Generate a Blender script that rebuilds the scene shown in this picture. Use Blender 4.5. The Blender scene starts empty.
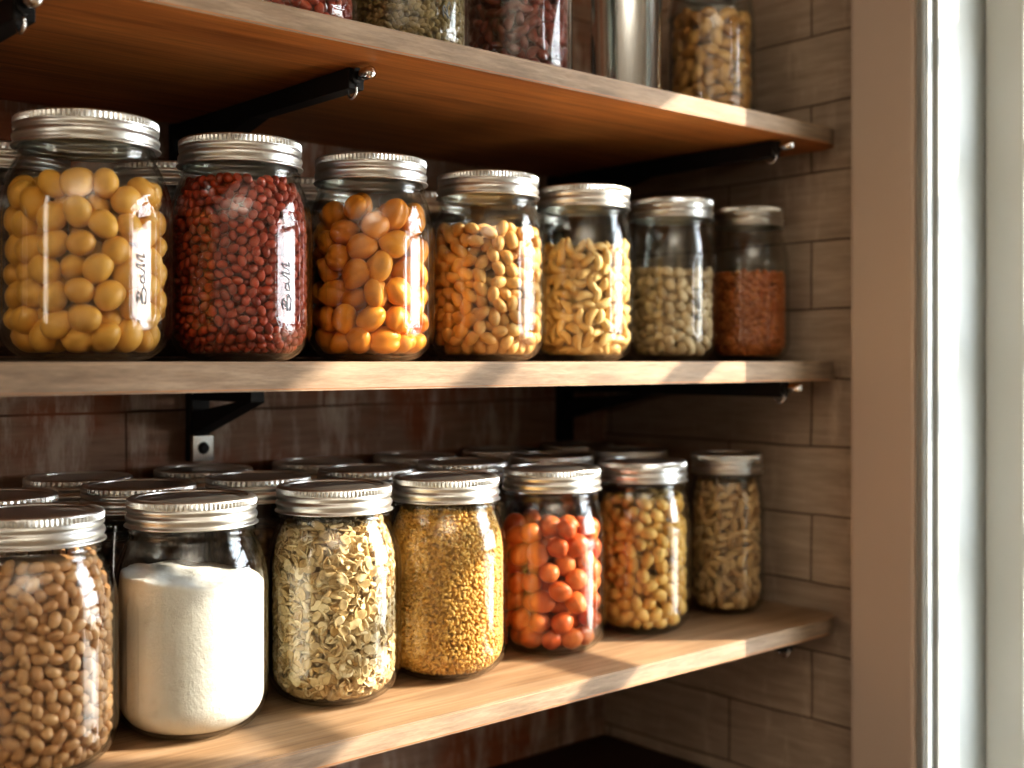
import bpy, bmesh, math, random
import numpy as np
from mathutils import Vector, Matrix, kdtree

PI = math.pi
C = bpy.context.scene.collection
Z0 = 1.40                       # eye height; design heights below are measured from it
random.seed(7)

# ------------------------------------------------------------------ materials
def new_mat(name):
    m = bpy.data.materials.new(name); m.use_nodes = True
    nt = m.node_tree; nt.nodes.clear()
    return m, nt, nt.nodes, nt.links

def nd(ns, kind, **kw):
    n = ns.new(kind)
    for k, v in kw.items():
        if k in n.inputs: n.inputs[k].default_value = v
        else: setattr(n, k, v)
    return n

def rgb(c): return (c[0], c[1], c[2], 1.0)

def ramp(ns, stops, interp='LINEAR'):
    r = ns.new('ShaderNodeValToRGB'); r.color_ramp.interpolation = interp
    el = r.color_ramp.elements
    while len(el) < len(stops): el.new(0.5)
    for e, (p, c) in zip(el, stops):
        e.position = p; e.color = rgb(c) if len(c) == 3 else c
    return r

def mixc(ns, ls, fac, a, b, blend='MIX'):
    n = ns.new('ShaderNodeMix'); n.data_type = 'RGBA'; n.blend_type = blend
    for sock, v in ((n.inputs[0], fac), (n.inputs[6], a), (n.inputs[7], b)):
        if hasattr(v, 'is_linked'): ls.new(v, sock)
        elif isinstance(v, (int, float)): sock.default_value = v
        else: sock.default_value = rgb(v)
    return n.outputs[2]

def math_n(ns, ls, op, a, b=None):
    n = ns.new('ShaderNodeMath'); n.operation = op
    for i, v in enumerate((a, b)):
        if v is None: continue
        if hasattr(v, 'is_linked'): ls.new(v, n.inputs[i])
        else: n.inputs[i].default_value = v
    return n.outputs[0]

def finish(m, nt, ns, ls, color, rough=0.6, metallic=0.0, bump=None, bump_s=0.3, bump_d=0.002, spec=0.5, coat=0.0, sss=0.0):
    p = ns.new('ShaderNodeBsdfPrincipled'); o = ns.new('ShaderNodeOutputMaterial')
    if hasattr(color, 'is_linked'): ls.new(color, p.inputs['Base Color'])
    else: p.inputs['Base Color'].default_value = rgb(color)
    if hasattr(rough, 'is_linked'): ls.new(rough, p.inputs['Roughness'])
    else: p.inputs['Roughness'].default_value = rough
    p.inputs['Metallic'].default_value = metallic
    p.inputs['Specular IOR Level'].default_value = spec
    p.inputs['Coat Weight'].default_value = coat
    if bump is not None:
        b = ns.new('ShaderNodeBump'); b.inputs['Strength'].default_value = bump_s; b.inputs['Distance'].default_value = bump_d
        ls.new(bump, b.inputs['Height']); ls.new(b.outputs[0], p.inputs['Normal'])
    ls.new(p.outputs[0], o.inputs['Surface'])
    return m

def plain(name, color, rough=0.6, metallic=0.0, var=0.08, scale=30, bump_s=0.0, spec=0.5):
    m, nt, ns, ls = new_mat(name)
    tc = ns.new('ShaderNodeTexCoord')
    nz = nd(ns, 'ShaderNodeTexNoise', Scale=scale, Detail=3.0); ls.new(tc.outputs['Object'], nz.inputs['Vector'])
    a = tuple(max(0, c * (1 - var)) for c in color); b = tuple(min(1, c * (1 + var)) for c in color)
    col = mixc(ns, ls, nz.outputs['Fac'], a, b)
    return finish(m, nt, ns, ls, col, rough, metallic, nz.outputs['Fac'] if bump_s else None, bump_s, 0.001, spec)

def wood(name, dark, mid, light, rough=0.55, grain=(2.2, 46, 46), gray=0.0):
    m, nt, ns, ls = new_mat(name)
    tc = ns.new('ShaderNodeTexCoord')
    mp = nd(ns, 'ShaderNodeMapping'); mp.inputs['Scale'].default_value = grain
    ls.new(tc.outputs['Object'], mp.inputs['Vector'])
    n1 = nd(ns, 'ShaderNodeTexNoise', Scale=1.6, Detail=6.0, Roughness=0.62, Distortion=0.6); ls.new(mp.outputs[0], n1.inputs['Vector'])
    n2 = nd(ns, 'ShaderNodeTexNoise', Scale=5.0, Detail=4.0, Roughness=0.7); ls.new(mp.outputs[0], n2.inputs['Vector'])
    n3 = nd(ns, 'ShaderNodeTexNoise', Scale=7.0, Detail=2.0); ls.new(tc.outputs['Object'], n3.inputs['Vector'])
    r = ramp(ns, [(0.28, dark), (0.5, mid), (0.74, light)]); ls.new(n1.outputs['Fac'], r.inputs[0])
    r2 = ramp(ns, [(0.35, (0.62, 0.62, 0.62)), (0.65, (1.0, 1.0, 1.0))]); ls.new(n2.outputs['Fac'], r2.inputs[0])
    col = mixc(ns, ls, 0.8, r.outputs[0], r2.outputs[0], 'MULTIPLY')
    r3 = ramp(ns, [(0.35, (0.78, 0.76, 0.74)), (0.7, (1.08, 1.06, 1.04))]); ls.new(n3.outputs['Fac'], r3.inputs[0])
    col = mixc(ns, ls, 0.8, col, r3.outputs[0], 'MULTIPLY')
    return finish(m, nt, ns, ls, col, rough, 0, n1.outputs['Fac'], 0.25, 0.002, 0.35)

def masonry(name, axis, c1, c2, mortar, bw, bh, off=(0, 0), wash=None, wash_lo=0.5, red=None, msize=0.0022):
    m, nt, ns, ls = new_mat(name)
    tc = ns.new('ShaderNodeTexCoord'); sp = ns.new('ShaderNodeSeparateXYZ'); ls.new(tc.outputs['Object'], sp.inputs[0])
    cb = ns.new('ShaderNodeCombineXYZ')
    ls.new(math_n(ns, ls, 'ADD', sp.outputs[axis], off[0]), cb.inputs[0]); ls.new(math_n(ns, ls, 'ADD', sp.outputs[2], off[1]), cb.inputs[1])
    wob = nd(ns, 'ShaderNodeTexNoise', Scale=9.0, Detail=2.0); ls.new(cb.outputs[0], wob.inputs['Vector'])
    vm = ns.new('ShaderNodeVectorMath'); vm.operation = 'MULTIPLY_ADD'
    ls.new(wob.outputs['Color'], vm.inputs[0]); vm.inputs[1].default_value = (0.006, 0.006, 0); ls.new(cb.outputs[0], vm.inputs[2])
    bt = ns.new('ShaderNodeTexBrick'); ls.new(vm.outputs[0], bt.inputs['Vector'])
    bt.inputs['Color1'].default_value = rgb(c1); bt.inputs['Color2'].default_value = rgb(c2); bt.inputs['Mortar'].default_value = rgb(mortar)
    bt.inputs['Scale'].default_value = 1.0; bt.inputs['Brick Width'].default_value = bw; bt.inputs['Row Height'].default_value = bh
    bt.inputs['Mortar Size'].default_value = msize; bt.inputs['Mortar Smooth'].default_value = 0.3; bt.offset = 0.37
    # fine horizontal grain in each block
    mp = nd(ns, 'ShaderNodeMapping'); mp.inputs['Scale'].default_value = (14, 120, 1); ls.new(cb.outputs[0], mp.inputs['Vector'])
    g = nd(ns, 'ShaderNodeTexNoise', Scale=1.0, Detail=5.0, Roughness=0.65); ls.new(mp.outputs[0], g.inputs['Vector'])
    rg = ramp(ns, [(0.3, (0.6, 0.58, 0.56)), (0.65, (1.05, 1.05, 1.05))]); ls.new(g.outputs['Fac'], rg.inputs[0])
    col = mixc(ns, ls, 0.75, bt.outputs['Color'], rg.outputs[0], 'MULTIPLY')
    n2 = nd(ns, 'ShaderNodeTexNoise', Scale=6.5, Detail=4.0); ls.new(cb.outputs[0], n2.inputs['Vector'])
    if red is not None:
        rr = ramp(ns, [(0.5, (0, 0, 0)), (0.6, (1, 1, 1))]); ls.new(n2.outputs['Fac'], rr.inputs[0])
        col = mixc(ns, ls, rr.outputs[0], col, mixc(ns, ls, 0.5, red, rg.outputs[0], 'MULTIPLY'))
    if wash is not None:
        mp2 = nd(ns, 'ShaderNodeMapping'); mp2.inputs['Scale'].default_value = (34, 7, 1); ls.new(cb.outputs[0], mp2.inputs['Vector'])
        w = nd(ns, 'ShaderNodeTexNoise', Scale=1.0, Detail=5.0, Roughness=0.7); ls.new(mp2.outputs[0], w.inputs['Vector'])
        rw = ramp(ns, [(wash_lo, (0, 0, 0)), (wash_lo + 0.16, (1, 1, 1))]); ls.new(w.outputs['Fac'], rw.inputs[0])
        f = math_n(ns, ls, 'MULTIPLY', rw.outputs[0], math_n(ns, ls, 'SUBTRACT', 1.0, bt.outputs['Fac']))
        col = mixc(ns, ls, math_n(ns, ls, 'MULTIPLY', f, 0.8), col, wash)
    h = math_n(ns, ls, 'SUBTRACT', math_n(ns, ls, 'MULTIPLY', g.outputs['Fac'], 0.35), bt.outputs['Fac'])
    return finish(m, nt, ns, ls, col, 0.85, 0, h, 0.6, 0.004, 0.2)

def bean_mat(name, a, b, rough=0.42, spot=None, spec=0.4, noise_scale=260, tip=None):
    """colour differs from bean to bean; works for one-bean meshes and for heaps"""
    m, nt, ns, ls = new_mat(name)
    oi = ns.new('ShaderNodeObjectInfo'); ge = ns.new('ShaderNodeNewGeometry')
    f = math_n(ns, ls, 'FRACT', math_n(ns, ls, 'ADD', oi.outputs['Random'], ge.outputs['Random Per Island']))
    col = mixc(ns, ls, f, a, b)
    tc = ns.new('ShaderNodeTexCoord')
    nz = nd(ns, 'ShaderNodeTexNoise', Scale=noise_scale, Detail=3.0); ls.new(tc.outputs['Object'], nz.inputs['Vector'])
    sp = spot if spot is not None else tuple(c * 0.6 for c in a)
    rr = ramp(ns, [(0.5, (0, 0, 0)), (0.72, (1, 1, 1))]); ls.new(nz.outputs['Fac'], rr.inputs[0])
    col = mixc(ns, ls, math_n(ns, ls, 'MULTIPLY', rr.outputs[0], 0.5), col, sp)
    return finish(m, nt, ns, ls, col, rough, 0, nz.outputs['Fac'], 0.12, 0.001, spec)

def glass_mat(name, tint=(0.965, 0.975, 0.965), edge=(0.80, 0.82, 0.79), refl=1.0, rough=0.015):
    """thin clear glass: straight-through light, mirror reflection by angle, denser at the rim"""
    m, nt, ns, ls = new_mat(name)
    lw = ns.new('ShaderNodeLayerWeight'); lw.inputs['Blend'].default_value = 0.5
    fac = lw.outputs['Facing']
    p5 = math_n(ns, ls, 'POWER', fac, 4.0)
    f = math_n(ns, ls, 'ADD', math_n(ns, ls, 'MULTIPLY', p5, 0.8 * refl), 0.05 * refl)
    f = math_n(ns, ls, 'MINIMUM', f, 0.55)
    r = ramp(ns, [(0.0, tint), (0.62, tint), (0.93, edge), (1.0, edge)]); ls.new(fac, r.inputs[0])
    t = ns.new('ShaderNodeBsdfTransparent'); ls.new(r.outputs[0], t.inputs['Color'])
    g = ns.new('ShaderNodeBsdfGlossy'); g.inputs['Roughness'].default_value = rough
    mx = ns.new('ShaderNodeMixShader'); ls.new(f, mx.inputs[0]); ls.new(t.outputs[0], mx.inputs[1]); ls.new(g.outputs[0], mx.inputs[2])
    o = ns.new('ShaderNodeOutputMaterial'); ls.new(mx.outputs[0], o.inputs['Surface'])
    return m

M = {}
M['glass'] = glass_mat('jar_glass')
M['pane'] = glass_mat('window_glass', (0.98, 0.985, 0.985), (0.8, 0.85, 0.85), 0.6)
M['zinc'] = plain('brushed_zinc', (0.66, 0.665, 0.635), 0.36, 1.0, 0.05, 60)
M['tin'] = plain('lid_tin', (0.56, 0.56, 0.53), 0.36, 1.0, 0.08, 40)
M['steel'] = plain('brushed_steel', (0.62, 0.63, 0.62), 0.14, 1.0, 0.05, 50)
M['chrome'] = plain('polished_steel', (0.82, 0.82, 0.82), 0.15, 1.0, 0.03, 50)
M['iron'] = plain('black_iron', (0.016, 0.014, 0.013), 0.55, 0.0, 0.3, 50, spec=0.25)
M['emboss'] = plain('embossed_glass', (0.24, 0.26, 0.27), 0.2, 0.0, 0.1, 60)
M['wood_top'] = wood('shelf_wood_top', (0.28, 0.165, 0.085), (0.43, 0.285, 0.165), (0.55, 0.39, 0.25))
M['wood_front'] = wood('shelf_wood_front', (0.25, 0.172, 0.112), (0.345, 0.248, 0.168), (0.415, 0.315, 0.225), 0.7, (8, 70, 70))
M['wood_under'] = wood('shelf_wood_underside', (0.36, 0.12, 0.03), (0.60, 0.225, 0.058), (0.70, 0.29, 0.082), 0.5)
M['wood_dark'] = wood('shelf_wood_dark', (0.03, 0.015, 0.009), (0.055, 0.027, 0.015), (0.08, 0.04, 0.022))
M['wall_back'] = masonry('weathered_back_wall', 0, (0.34, 0.215, 0.155), (0.43, 0.29, 0.21), (0.15, 0.09, 0.062), 0.34, 0.118, (0.21, 0.06),
                         msize=0.0013, wash=(0.66, 0.56, 0.47), wash_lo=0.48, red=(0.38, 0.14, 0.07))
M['wall_side'] = masonry('washed_side_wall', 1, (0.41, 0.315, 0.235), (0.48, 0.375, 0.28), (0.15, 0.105, 0.075), 0.30, 0.0735, (0.03, 0.0118),
                         wash=(0.56, 0.44, 0.33), wash_lo=0.55, red=None, msize=0.0013)
M['casing'] = plain('painted_casing', (0.46, 0.37, 0.30), 0.6, 0, 0.04, 8)
M['white'] = plain('white_painted_wood', (0.60, 0.61, 0.57), 0.45, 0, 0.03, 12)
M['jamb'] = plain('jamb_paint', (0.33, 0.34, 0.32), 0.5, 0, 0.03, 12)
M['plaster'] = plain('warm_plaster', (0.66, 0.61, 0.54), 0.9, 0, 0.06, 6)
M['floor'] = wood('floor_boards', (0.40, 0.28, 0.18), (0.52, 0.38, 0.25), (0.60, 0.46, 0.32), 0.5, (1.4, 14, 14))

# ------------------------------------------------------------------ mesh helpers
def link(name, me, mats=None, parent=None, smooth=False):
    o = bpy.data.objects.new(name, me); C.objects.link(o)
    if mats:
        if not isinstance(mats, (list, tuple)): mats = [mats]
        if len(me.materials) == 0:
            for m in mats: me.materials.append(m)
    if smooth: me.polygons.foreach_set('use_smooth', [True] * len(me.polygons))
    if parent is not None: o.parent = parent
    return o

def mesh_from(name, vs, fs):
    me = bpy.data.meshes.new(name); me.from_pydata([tuple(v) for v in vs], [], [tuple(f) for f in fs]); me.update()
    return me

def bm_mesh(name, bm):
    me = bpy.data.meshes.new(name); bm.normal_update(); bm.to_mesh(me); bm.free(); return me

def box(bm, x0, x1, y0, y1, z0, z1, bev=0.0, mat=0):
    vs = [bm.verts.new(p) for p in ((x0,y0,z0),(x1,y0,z0),(x1,y1,z0),(x0,y1,z0),(x0,y0,z1),(x1,y0,z1),(x1,y1,z1),(x0,y1,z1))]
    fs = [bm.faces.new([vs[i] for i in q]) for q in ((3,2,1,0),(4,5,6,7),(0,1,5,4),(1,2,6,5),(2,3,7,6),(3,0,4,7))]
    for f in fs: f.material_index = mat
    if bev > 0:
        es = list({e for f in fs for e in f.edges})
        bmesh.ops.bevel(bm, geom=es, offset=bev, segments=2, affect='EDGES', profile=0.6)

def lathe(prof, seg=96, knurl=None):
    """prof: list of (r, z); returns verts, faces; r==0 ends become poles"""
    vs, fs, rows = [], [], []
    for k, (r, z) in enumerate(prof):
        if r <= 1e-6:
            rows.append([len(vs)] * seg); vs.append((0, 0, z)); continue
        st = len(vs)
        for i in range(seg):
            a = 2 * PI * i / seg
            rr = r + (knurl[1] * (1 if i % 2 else -1) if knurl and knurl[0][0] <= k <= knurl[0][1] else 0)
            vs.append((rr * math.cos(a), rr * math.sin(a), z))
        rows.append(list(range(st, st + seg)))
    for a, b in zip(rows[:-1], rows[1:]):
        for i in range(seg):
            j = (i + 1) % seg
            q = [a[i], a[j], b[j], b[i]]
            q2 = []
            for v in q:
                if v not in q2: q2.append(v)
            if len(q2) >= 3: fs.append(q2)
    return vs, fs

def tube(bm, pts, r, seg=10, caps=True):
    pts = [Vector(p) for p in pts]; rings = []
    up = Vector((0, 0, 1))
    for i, p in enumerate(pts):
        t = (pts[min(i + 1, len(pts) - 1)] - pts[max(i - 1, 0)]).normalized()
        n = t.cross(up)
        if n.length < 1e-3: n = t.cross(Vector((1, 0, 0)))
        n.normalize(); b = t.cross(n)
        rr = r[i] if isinstance(r, (list, tuple)) else r
        rings.append([bm.verts.new(p + rr * (math.cos(2*PI*k/seg) * n + math.sin(2*PI*k/seg) * b)) for k in range(seg)])
    for a, b in zip(rings[:-1], rings[1:]):
        for k in range(seg): bm.faces.new((a[k], a[(k+1) % seg], b[(k+1) % seg], b[k]))
    if caps: bm.faces.new(rings[0][::-1]); bm.faces.new(rings[-1])

def tag(o, label, cat, group=None, kind=None):
    if label: o['label'] = label
    if cat: o['category'] = cat
    if group: o['group'] = group
    if kind: o['kind'] = kind
    return o

def empty(name, loc, label, cat, group=None):
    o = bpy.data.objects.new(name, None); C.objects.link(o); o.location = loc; o.empty_display_size = 0.03
    return tag(o, label, cat, group)

# ------------------------------------------------------------------ the camera
TH = math.atan2(1358.0, 1201.0)
DX, DY = math.cos(TH), math.sin(TH)
F = 1200.0
cam_d = bpy.data.cameras.new('camera'); cam = bpy.data.objects.new('camera', cam_d); C.objects.link(cam)
cam.location = (0, 0, Z0); cam.rotation_euler = (PI / 2, 0, TH - PI / 2)
cam_d.sensor_width = 36.0; cam_d.lens = F / 1024 * 36; cam_d.shift_y = -23.0 / 1024
cam_d.clip_start = 0.02
cam_d.dof.use_dof = True; cam_d.dof.focus_distance = 0.89; cam_d.dof.aperture_fstop = 4.4
bpy.context.scene.camera = cam

def project(P):
    P = np.asarray(P, float)
    d = P[..., 0] * DX + P[..., 1] * DY
    r = P[..., 0] * DY - P[..., 1] * DX
    return 512 + F * r / d, 361 - F * (P[..., 2] - Z0) / d, d

# ------------------------------------------------------------------ the room
XW, YB = 1.10, 1.065
def struct(name, me, mats, parent=None):
    o = link(name, me, mats, parent)
    if parent is None: o['kind'] = 'structure'
    return o
def slab(name, b, mat, bev=0.0):
    bm = bmesh.new(); box(bm, *b, bev=bev); return struct(name, bm_mesh(name, bm), mat)

XL, YR, ZC, ZF = -1.7, -2.4, Z0 + 1.25, 0.0
WY0, WY1 = 0.02, 0.607                       # window opening along the right wall
WZ0, WZ1 = Z0 - 0.62, Z0 + 0.560
slab('floor', (XL - .1, 1.4, YR - .1, YB + .1, ZF - 0.1, ZF), M['floor'])
slab('ceiling', (XL - .1, 1.4, YR - .1, YB + .1, ZC, ZC + 0.1), M['plaster'])
slab('wall_back', (XL, 1.34, YB, YB + 0.1, ZF, ZC), M['wall_back'])
slab('wall_left', (XL - 0.1, XL, YR, YB, ZF, ZC), M['plaster'])
slab('wall_rear', (XL, 1.3, YR - 0.1, YR, ZF, ZC), M['plaster'])
bm = bmesh.new()
box(bm, XW, 1.30, 0.66, YB, ZF, ZC, mat=0)                # the panelled stretch beside the shelves
box(bm, XW, 1.30, YR, WY0 - 0.001, ZF, ZC, mat=1)
box(bm, XW, 1.30, WY0, 0.66, ZF, WZ0 - 0.001, mat=1)
box(bm, XW, 1.30, WY0, 0.66, WZ1 + 0.03, ZC, mat=1)
struct('wall_right', bm_mesh('wall_right', bm), [M['wall_side'], M['plaster']])

# window in the right wall: casing, jamb lining, sash with muntins, panes
win = bpy.data.objects.new('window_1', None); C.objects.link(win); win.location = (1.2, 0.1, Z0); win['kind'] = 'structure'
def wpart(name, boxes, mat, bev=0.002):
    bm = bmesh.new()
    for b in boxes: box(bm, *b, bev=bev)
    o = link(name, bm_mesh(name, bm), mat, win); o.matrix_parent_inverse = Matrix.Translation(-Vector(win.location))
    return o
zt, zb = WZ1 + 0.03, WZ0
wpart('window_casing', [(1.06, XW + 0.01, 0.6115, 0.683, ZF + 0.002, ZC - 0.002),
                        (1.06, XW + 0.01, WY0 - 0.08, WY0 - 0.004, ZF + 0.002, ZC - 0.002),
                        (1.06, XW + 0.01, WY0 - 0.004, 0.6115, zt, zt + 0.08)], M['casing'], 0.004)
bm = bmesh.new()
box(bm, 1.076, 1.30, 0.595, 0.659, zb, zt, bev=0.0025)
box(bm, 1.065, 1.09, 0.600, 0.640, zb, zt, bev=0.002)
box(bm, 1.062, 1.30, WY0 - 0.03, WY0, zb, zt, bev=0.002)
box(bm, 1.062, 1.30, WY0, 0.600, WZ1, zt, bev=0.002)
tube(bm, [(1.0655, 0.6055, zb), (1.0655, 0.6055, zt)], 0.0036, 12)       # rounded bead on the inner edge
o = link('jamb_lining', bm_mesh('jamb_lining', bm), M['jamb'], win); o.matrix_parent_inverse = Matrix.Translation(-Vector(win.location))
wpart('window_stool', [(1.03, 1.30, WY0 - 0.05, 0.594, zb - 0.03, zb + 0.001)], M['white'], 0.005)
SX0, SX1 = 1.166, 1.196
wpart('sash', [(SX0, SX1, 0.553, 0.5945, zb + 0.002, WZ1 - 0.001), (SX0, SX1, WY0 + 0.0005, WY0 + 0.04, zb + 0.002, WZ1 - 0.001),
               (SX0, SX1, WY0 + 0.04, 0.553, Z0 + 0.478, WZ1 - 0.001), (SX0, SX1, WY0 + 0.04, 0.553, zb + 0.002, zb + 0.06)], M['white'], 0.003)
for zc, h in ((0.366, 0.020), (0.208, 0.030), (0.0165, 0.034), (-0.183, 0.034), (-0.378, 0.034)):
    wpart('muntin', [(1.174, 1.188, WY0 + 0.04, 0.553, Z0 + zc - h / 2, Z0 + zc + h / 2)], M['white'], 0.002)
bm = bmesh.new(); box(bm, 1.1795, 1.1825, WY0 + 0.038, 0.555, zb + 0.05, WZ1 - 0.01)
o = link('pane', bm_mesh('pane', bm), M['pane'], win); o.matrix_parent_inverse = Matrix.Translation(-Vector(win.location))

# ------------------------------------------------------------------ shelves
def shelf(label, ztop, th, mats, y0=0.71, x0=-0.9, x1=1.094, rc=0.03):
    zt_, zb_ = Z0 + ztop, Z0 + ztop - th
    outline = [(x0, y0)] + [(x1 - rc + rc * math.sin(a), y0 + rc - rc * math.cos(a)) for a in [i * PI / 2 / 10 for i in range(11)]] + [(x1, YB - 0.004), (x0, YB - 0.004)]
    bm = bmesh.new()
    lo = [bm.verts.new((x, y, -th)) for x, y in outline]; hi = [bm.verts.new((x, y, 0)) for x, y in outline]
    n = len(outline)
    ft = bm.faces.new(hi); fb = bm.faces.new(lo[::-1])
    for i in range(n): bm.faces.new((lo[i], lo[(i+1) % n], hi[(i+1) % n], hi[i]))
    es = [e for e in bm.edges if abs(e.verts[0].co.z - e.verts[1].co.z) < 1e-6]
    bmesh.ops.bevel(bm, geom=es, offset=0.0016, segments=2, affect='EDGES')
    bm.normal_update()
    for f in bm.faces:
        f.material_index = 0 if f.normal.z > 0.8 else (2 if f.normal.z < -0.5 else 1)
    o = link('shelf', bm_mesh('shelf', bm), mats); o.location = (0, 0, Z0 + ztop)
    return tag(o, label, 'shelf', 'wooden wall shelves')
WM = [M['wood_top'], M['wood_front'], M['wood_under']]
T_TOP, T_MID, T_LOW = 0.241, -0.0005, -0.2660
shelf('top wooden shelf with orange-brown underside and weathered front edge', T_TOP, 0.017, WM)
shelf('middle wooden shelf seen edge-on, carrying the row of seven big jars', T_MID, 0.020, WM)
shelf('lower wooden shelf with its sunlit top surface showing', T_LOW, 0.0165, WM)
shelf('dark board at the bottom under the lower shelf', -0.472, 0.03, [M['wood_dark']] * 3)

# ------------------------------------------------------------------ brackets
def bracket(label, x, ztop, y_tip, tip=True, arm_only=False, leg=0.16, ring=True, plate=False, brace_y=0.93):
    zt_ = Z0 + ztop
    e = empty('shelf_bracket', (x, YB, zt_), label, 'bracket', 'iron shelf brackets')
    def part(name, build, mat, parent=e, smooth=False):
        bm = bmesh.new(); build(bm)
        return link(name, bm_mesh(name, bm), mat, parent, smooth)
    def L(y): return y - YB - 0.0
    part('arm', lambda b: box(b, -0.007, 0.007, L(y_tip), -0.001, -0.0165, -0.0008, 0.001), M['iron'])
    part('wall_leg', lambda b: (box(b, -0.010, 0.010, -0.012, -0.0005, -leg, -0.001, 0.001)), M['iron'])
    def br(b):
        w = 0.008
        ya, yb_ = L(brace_y), -0.010
        z1, z2 = -0.016, -0.034
        vs = []
        for sx in (-w, w):
            vs.append([b.verts.new(p) for p in ((sx, ya, z1), (sx, ya - 0.020, z1), (sx, yb_, z2 - 0.016), (sx, yb_, z2 + 0.006))])
        b.faces.new(vs[0]); b.faces.new(vs[1][::-1])
        for k in range(4): b.faces.new((vs[0][k], vs[1][k], vs[1][(k+1) % 4], vs[0][(k+1) % 4]))
        bmesh.ops.recalc_face_normals(b, faces=b.faces)
    part('brace', br, M['iron'])
    if tip:
        def pin(b):
            pts = [(0, L(y_tip) + 0.002, -0.0068), (0, L(y_tip) - 0.006, -0.0068), (0.0, L(y_tip) - 0.010, -0.0068), (0, L(y_tip) - 0.0195, -0.0068), (0, L(y_tip) - 0.0215, -0.0068)]
            tube(b, pts, [0.0032, 0.0032, 0.0048, 0.0047, 0.0026], 14)
        part('pin', pin, M['chrome'], smooth=True)
        part('collar', lambda b: tube(b, [(0, L(y_tip) + 0.004, -0.0068), (0, L(y_tip) - 0.003, -0.0068)], 0.0062, 16), M['iron'])
    if ring:
        part('ring', lambda b: tube(b, [(0.0, L(y_tip) + 0.006 + 0.006 * math.cos(t), -0.0165 + 0.006 * math.sin(t)) for t in [2*PI*k/20 for k in range(21)]], 0.0012, 8, False), M['chrome'], smooth=True)
    if plate:
        def pl(b):
            box(b, -0.011, 0.011, -0.0185, -0.012, -0.0745, -0.0495, 0.001)
        p = part('screw_plate', pl, M['steel'])
        part('screw', lambda b: tube(b, [(0, -0.0225, -0.062), (0, -0.018, -0.062)], [0.004, 0.0062], 12), M['iron'], p)
    return e
bt_, bm_, bl_ = T_TOP - 0.017, T_MID - 0.020, T_LOW - 0.0165
bracket('black iron bracket under the top shelf above the apricot jar', 0.518, bt_, 0.765, leg=0.19)
bracket('black iron bracket under the middle shelf with a small steel plate', 0.535, bm_, 0.945, tip=False, ring=False, plate=True, leg=0.075, brace_y=0.965)
bracket('iron bracket tip under the top shelf at the upper left corner', 0.262, bt_, 0.745, leg=0.12)
bracket('iron bracket with shiny knob under the right end of the top shelf', 1.008, bt_, 0.735, leg=0.12)
bracket('iron bracket with shiny knob under the right end of the middle shelf', 1.022, bm_, 0.735, leg=0.12)
bracket('iron bracket with a hanging ring under the lower shelf', 1.030, bl_, 0.735, tip=False, leg=0.12)

# ------------------------------------------------------------------ jars
JH, LIDH = 0.163, 0.0205
def body_profile(R, lr, H=JH, t=0.0):
    """(r, z) of the outer skin from base centre to mouth; t shrinks it to the inner skin"""
    rc = min(0.0255, R * 0.48); rb = R - rc
    neck = lr - 0.0022; zs0 = H - 0.0690; zs1 = H - 0.0275; zm = H - 0.006
    P = [(0.0, 0.0022 + t), (rb * 0.8, 0.0022 + t), (rb * 0.93, 0.0006 + t)]
    for i in range(0, 11):
        a = PI / 2 * i / 10
        P.append((rb + (rc - t) * math.sin(a), rc - (rc - t) * math.cos(a)))
    n = 34
    for i in range(1, n): P.append((R - t, rc + (zs0 - rc) * i / n))
    for i in range(0, 15):
        u = i / 14
        # soft shoulder sloping into the neck
        r = neck + (R - neck) * (1 - u ** 2.15)
        z = zs0 + (zs1 - zs0) * u
        P.append((r - t, z))
    P += [(neck + 0.0016 - t, zs1 + 0.0018), (neck + 0.0016 - t, zs1 + 0.0040), (neck - 0.0006 - t, zs1 + 0.0058), (neck - 0.0012 - t, zm)]
    return P

def rin_fn(R, lr, H=JH, t=0.0034):
    P = [p for p in body_profile(R, lr, H, t)][2:]
    zz = np.array([p[1] for p in P]); rr = np.array([p[0] for p in P])
    o = np.argsort(zz, kind='stable'); zz, rr = zz[o], rr[o]
    return lambda z: np.interp(z, zz, rr)

def jar_body_mesh(R, lr, H, panels, hi=True):
    prof = body_profile(R, lr, H)
    seg = 256 if (hi and panels) else (112 if hi else 48)
    vs, fs = lathe(prof, seg)
    V = np.array(vs)
    if panels:
        ph = np.arctan2(V[:, 1], V[:, 0]); r = np.hypot(V[:, 0], V[:, 1])
        for (pa, hw, z0, z1) in panels:
            d = (ph - pa + PI) % (2 * PI) - PI
            s = d * R
            zc, hz = (z0 + z1) / 2, (z1 - z0) / 2 - hw
            q = np.hypot(s, np.maximum(np.abs(V[:, 2] - zc) - hz, 0)) - hw       # stadium distance
            near = (np.abs(d) < 0.9) & (r > R * 0.9) & (V[:, 2] > 0.012) & (V[:, 2] < H - 0.045)
            flat = R * math.cos(hw / R) / np.cos(np.clip(d, -1, 1))
            w = np.clip(-q / 0.0014, 0, 1) * near
            rn = r * (1 - w) + np.minimum(flat, r) * w
            rn = rn + 0.0017 * np.exp(-(q / 0.0013) ** 2) * near
            k = rn / np.maximum(r, 1e-9)
            V[:, 0] *= k; V[:, 1] *= k; r = rn
    if hi:                                          # inner skin
        inner = body_profile(R, lr, H, 0.0026)[::-1]
        v2, f2 = lathe(inner, 96)
        b = len(V); fs = list(fs) + [[i + b for i in f] for f in f2]
        V = np.vstack([V, np.array(v2)])
    return mesh_from('glass_body', V, fs)

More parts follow.
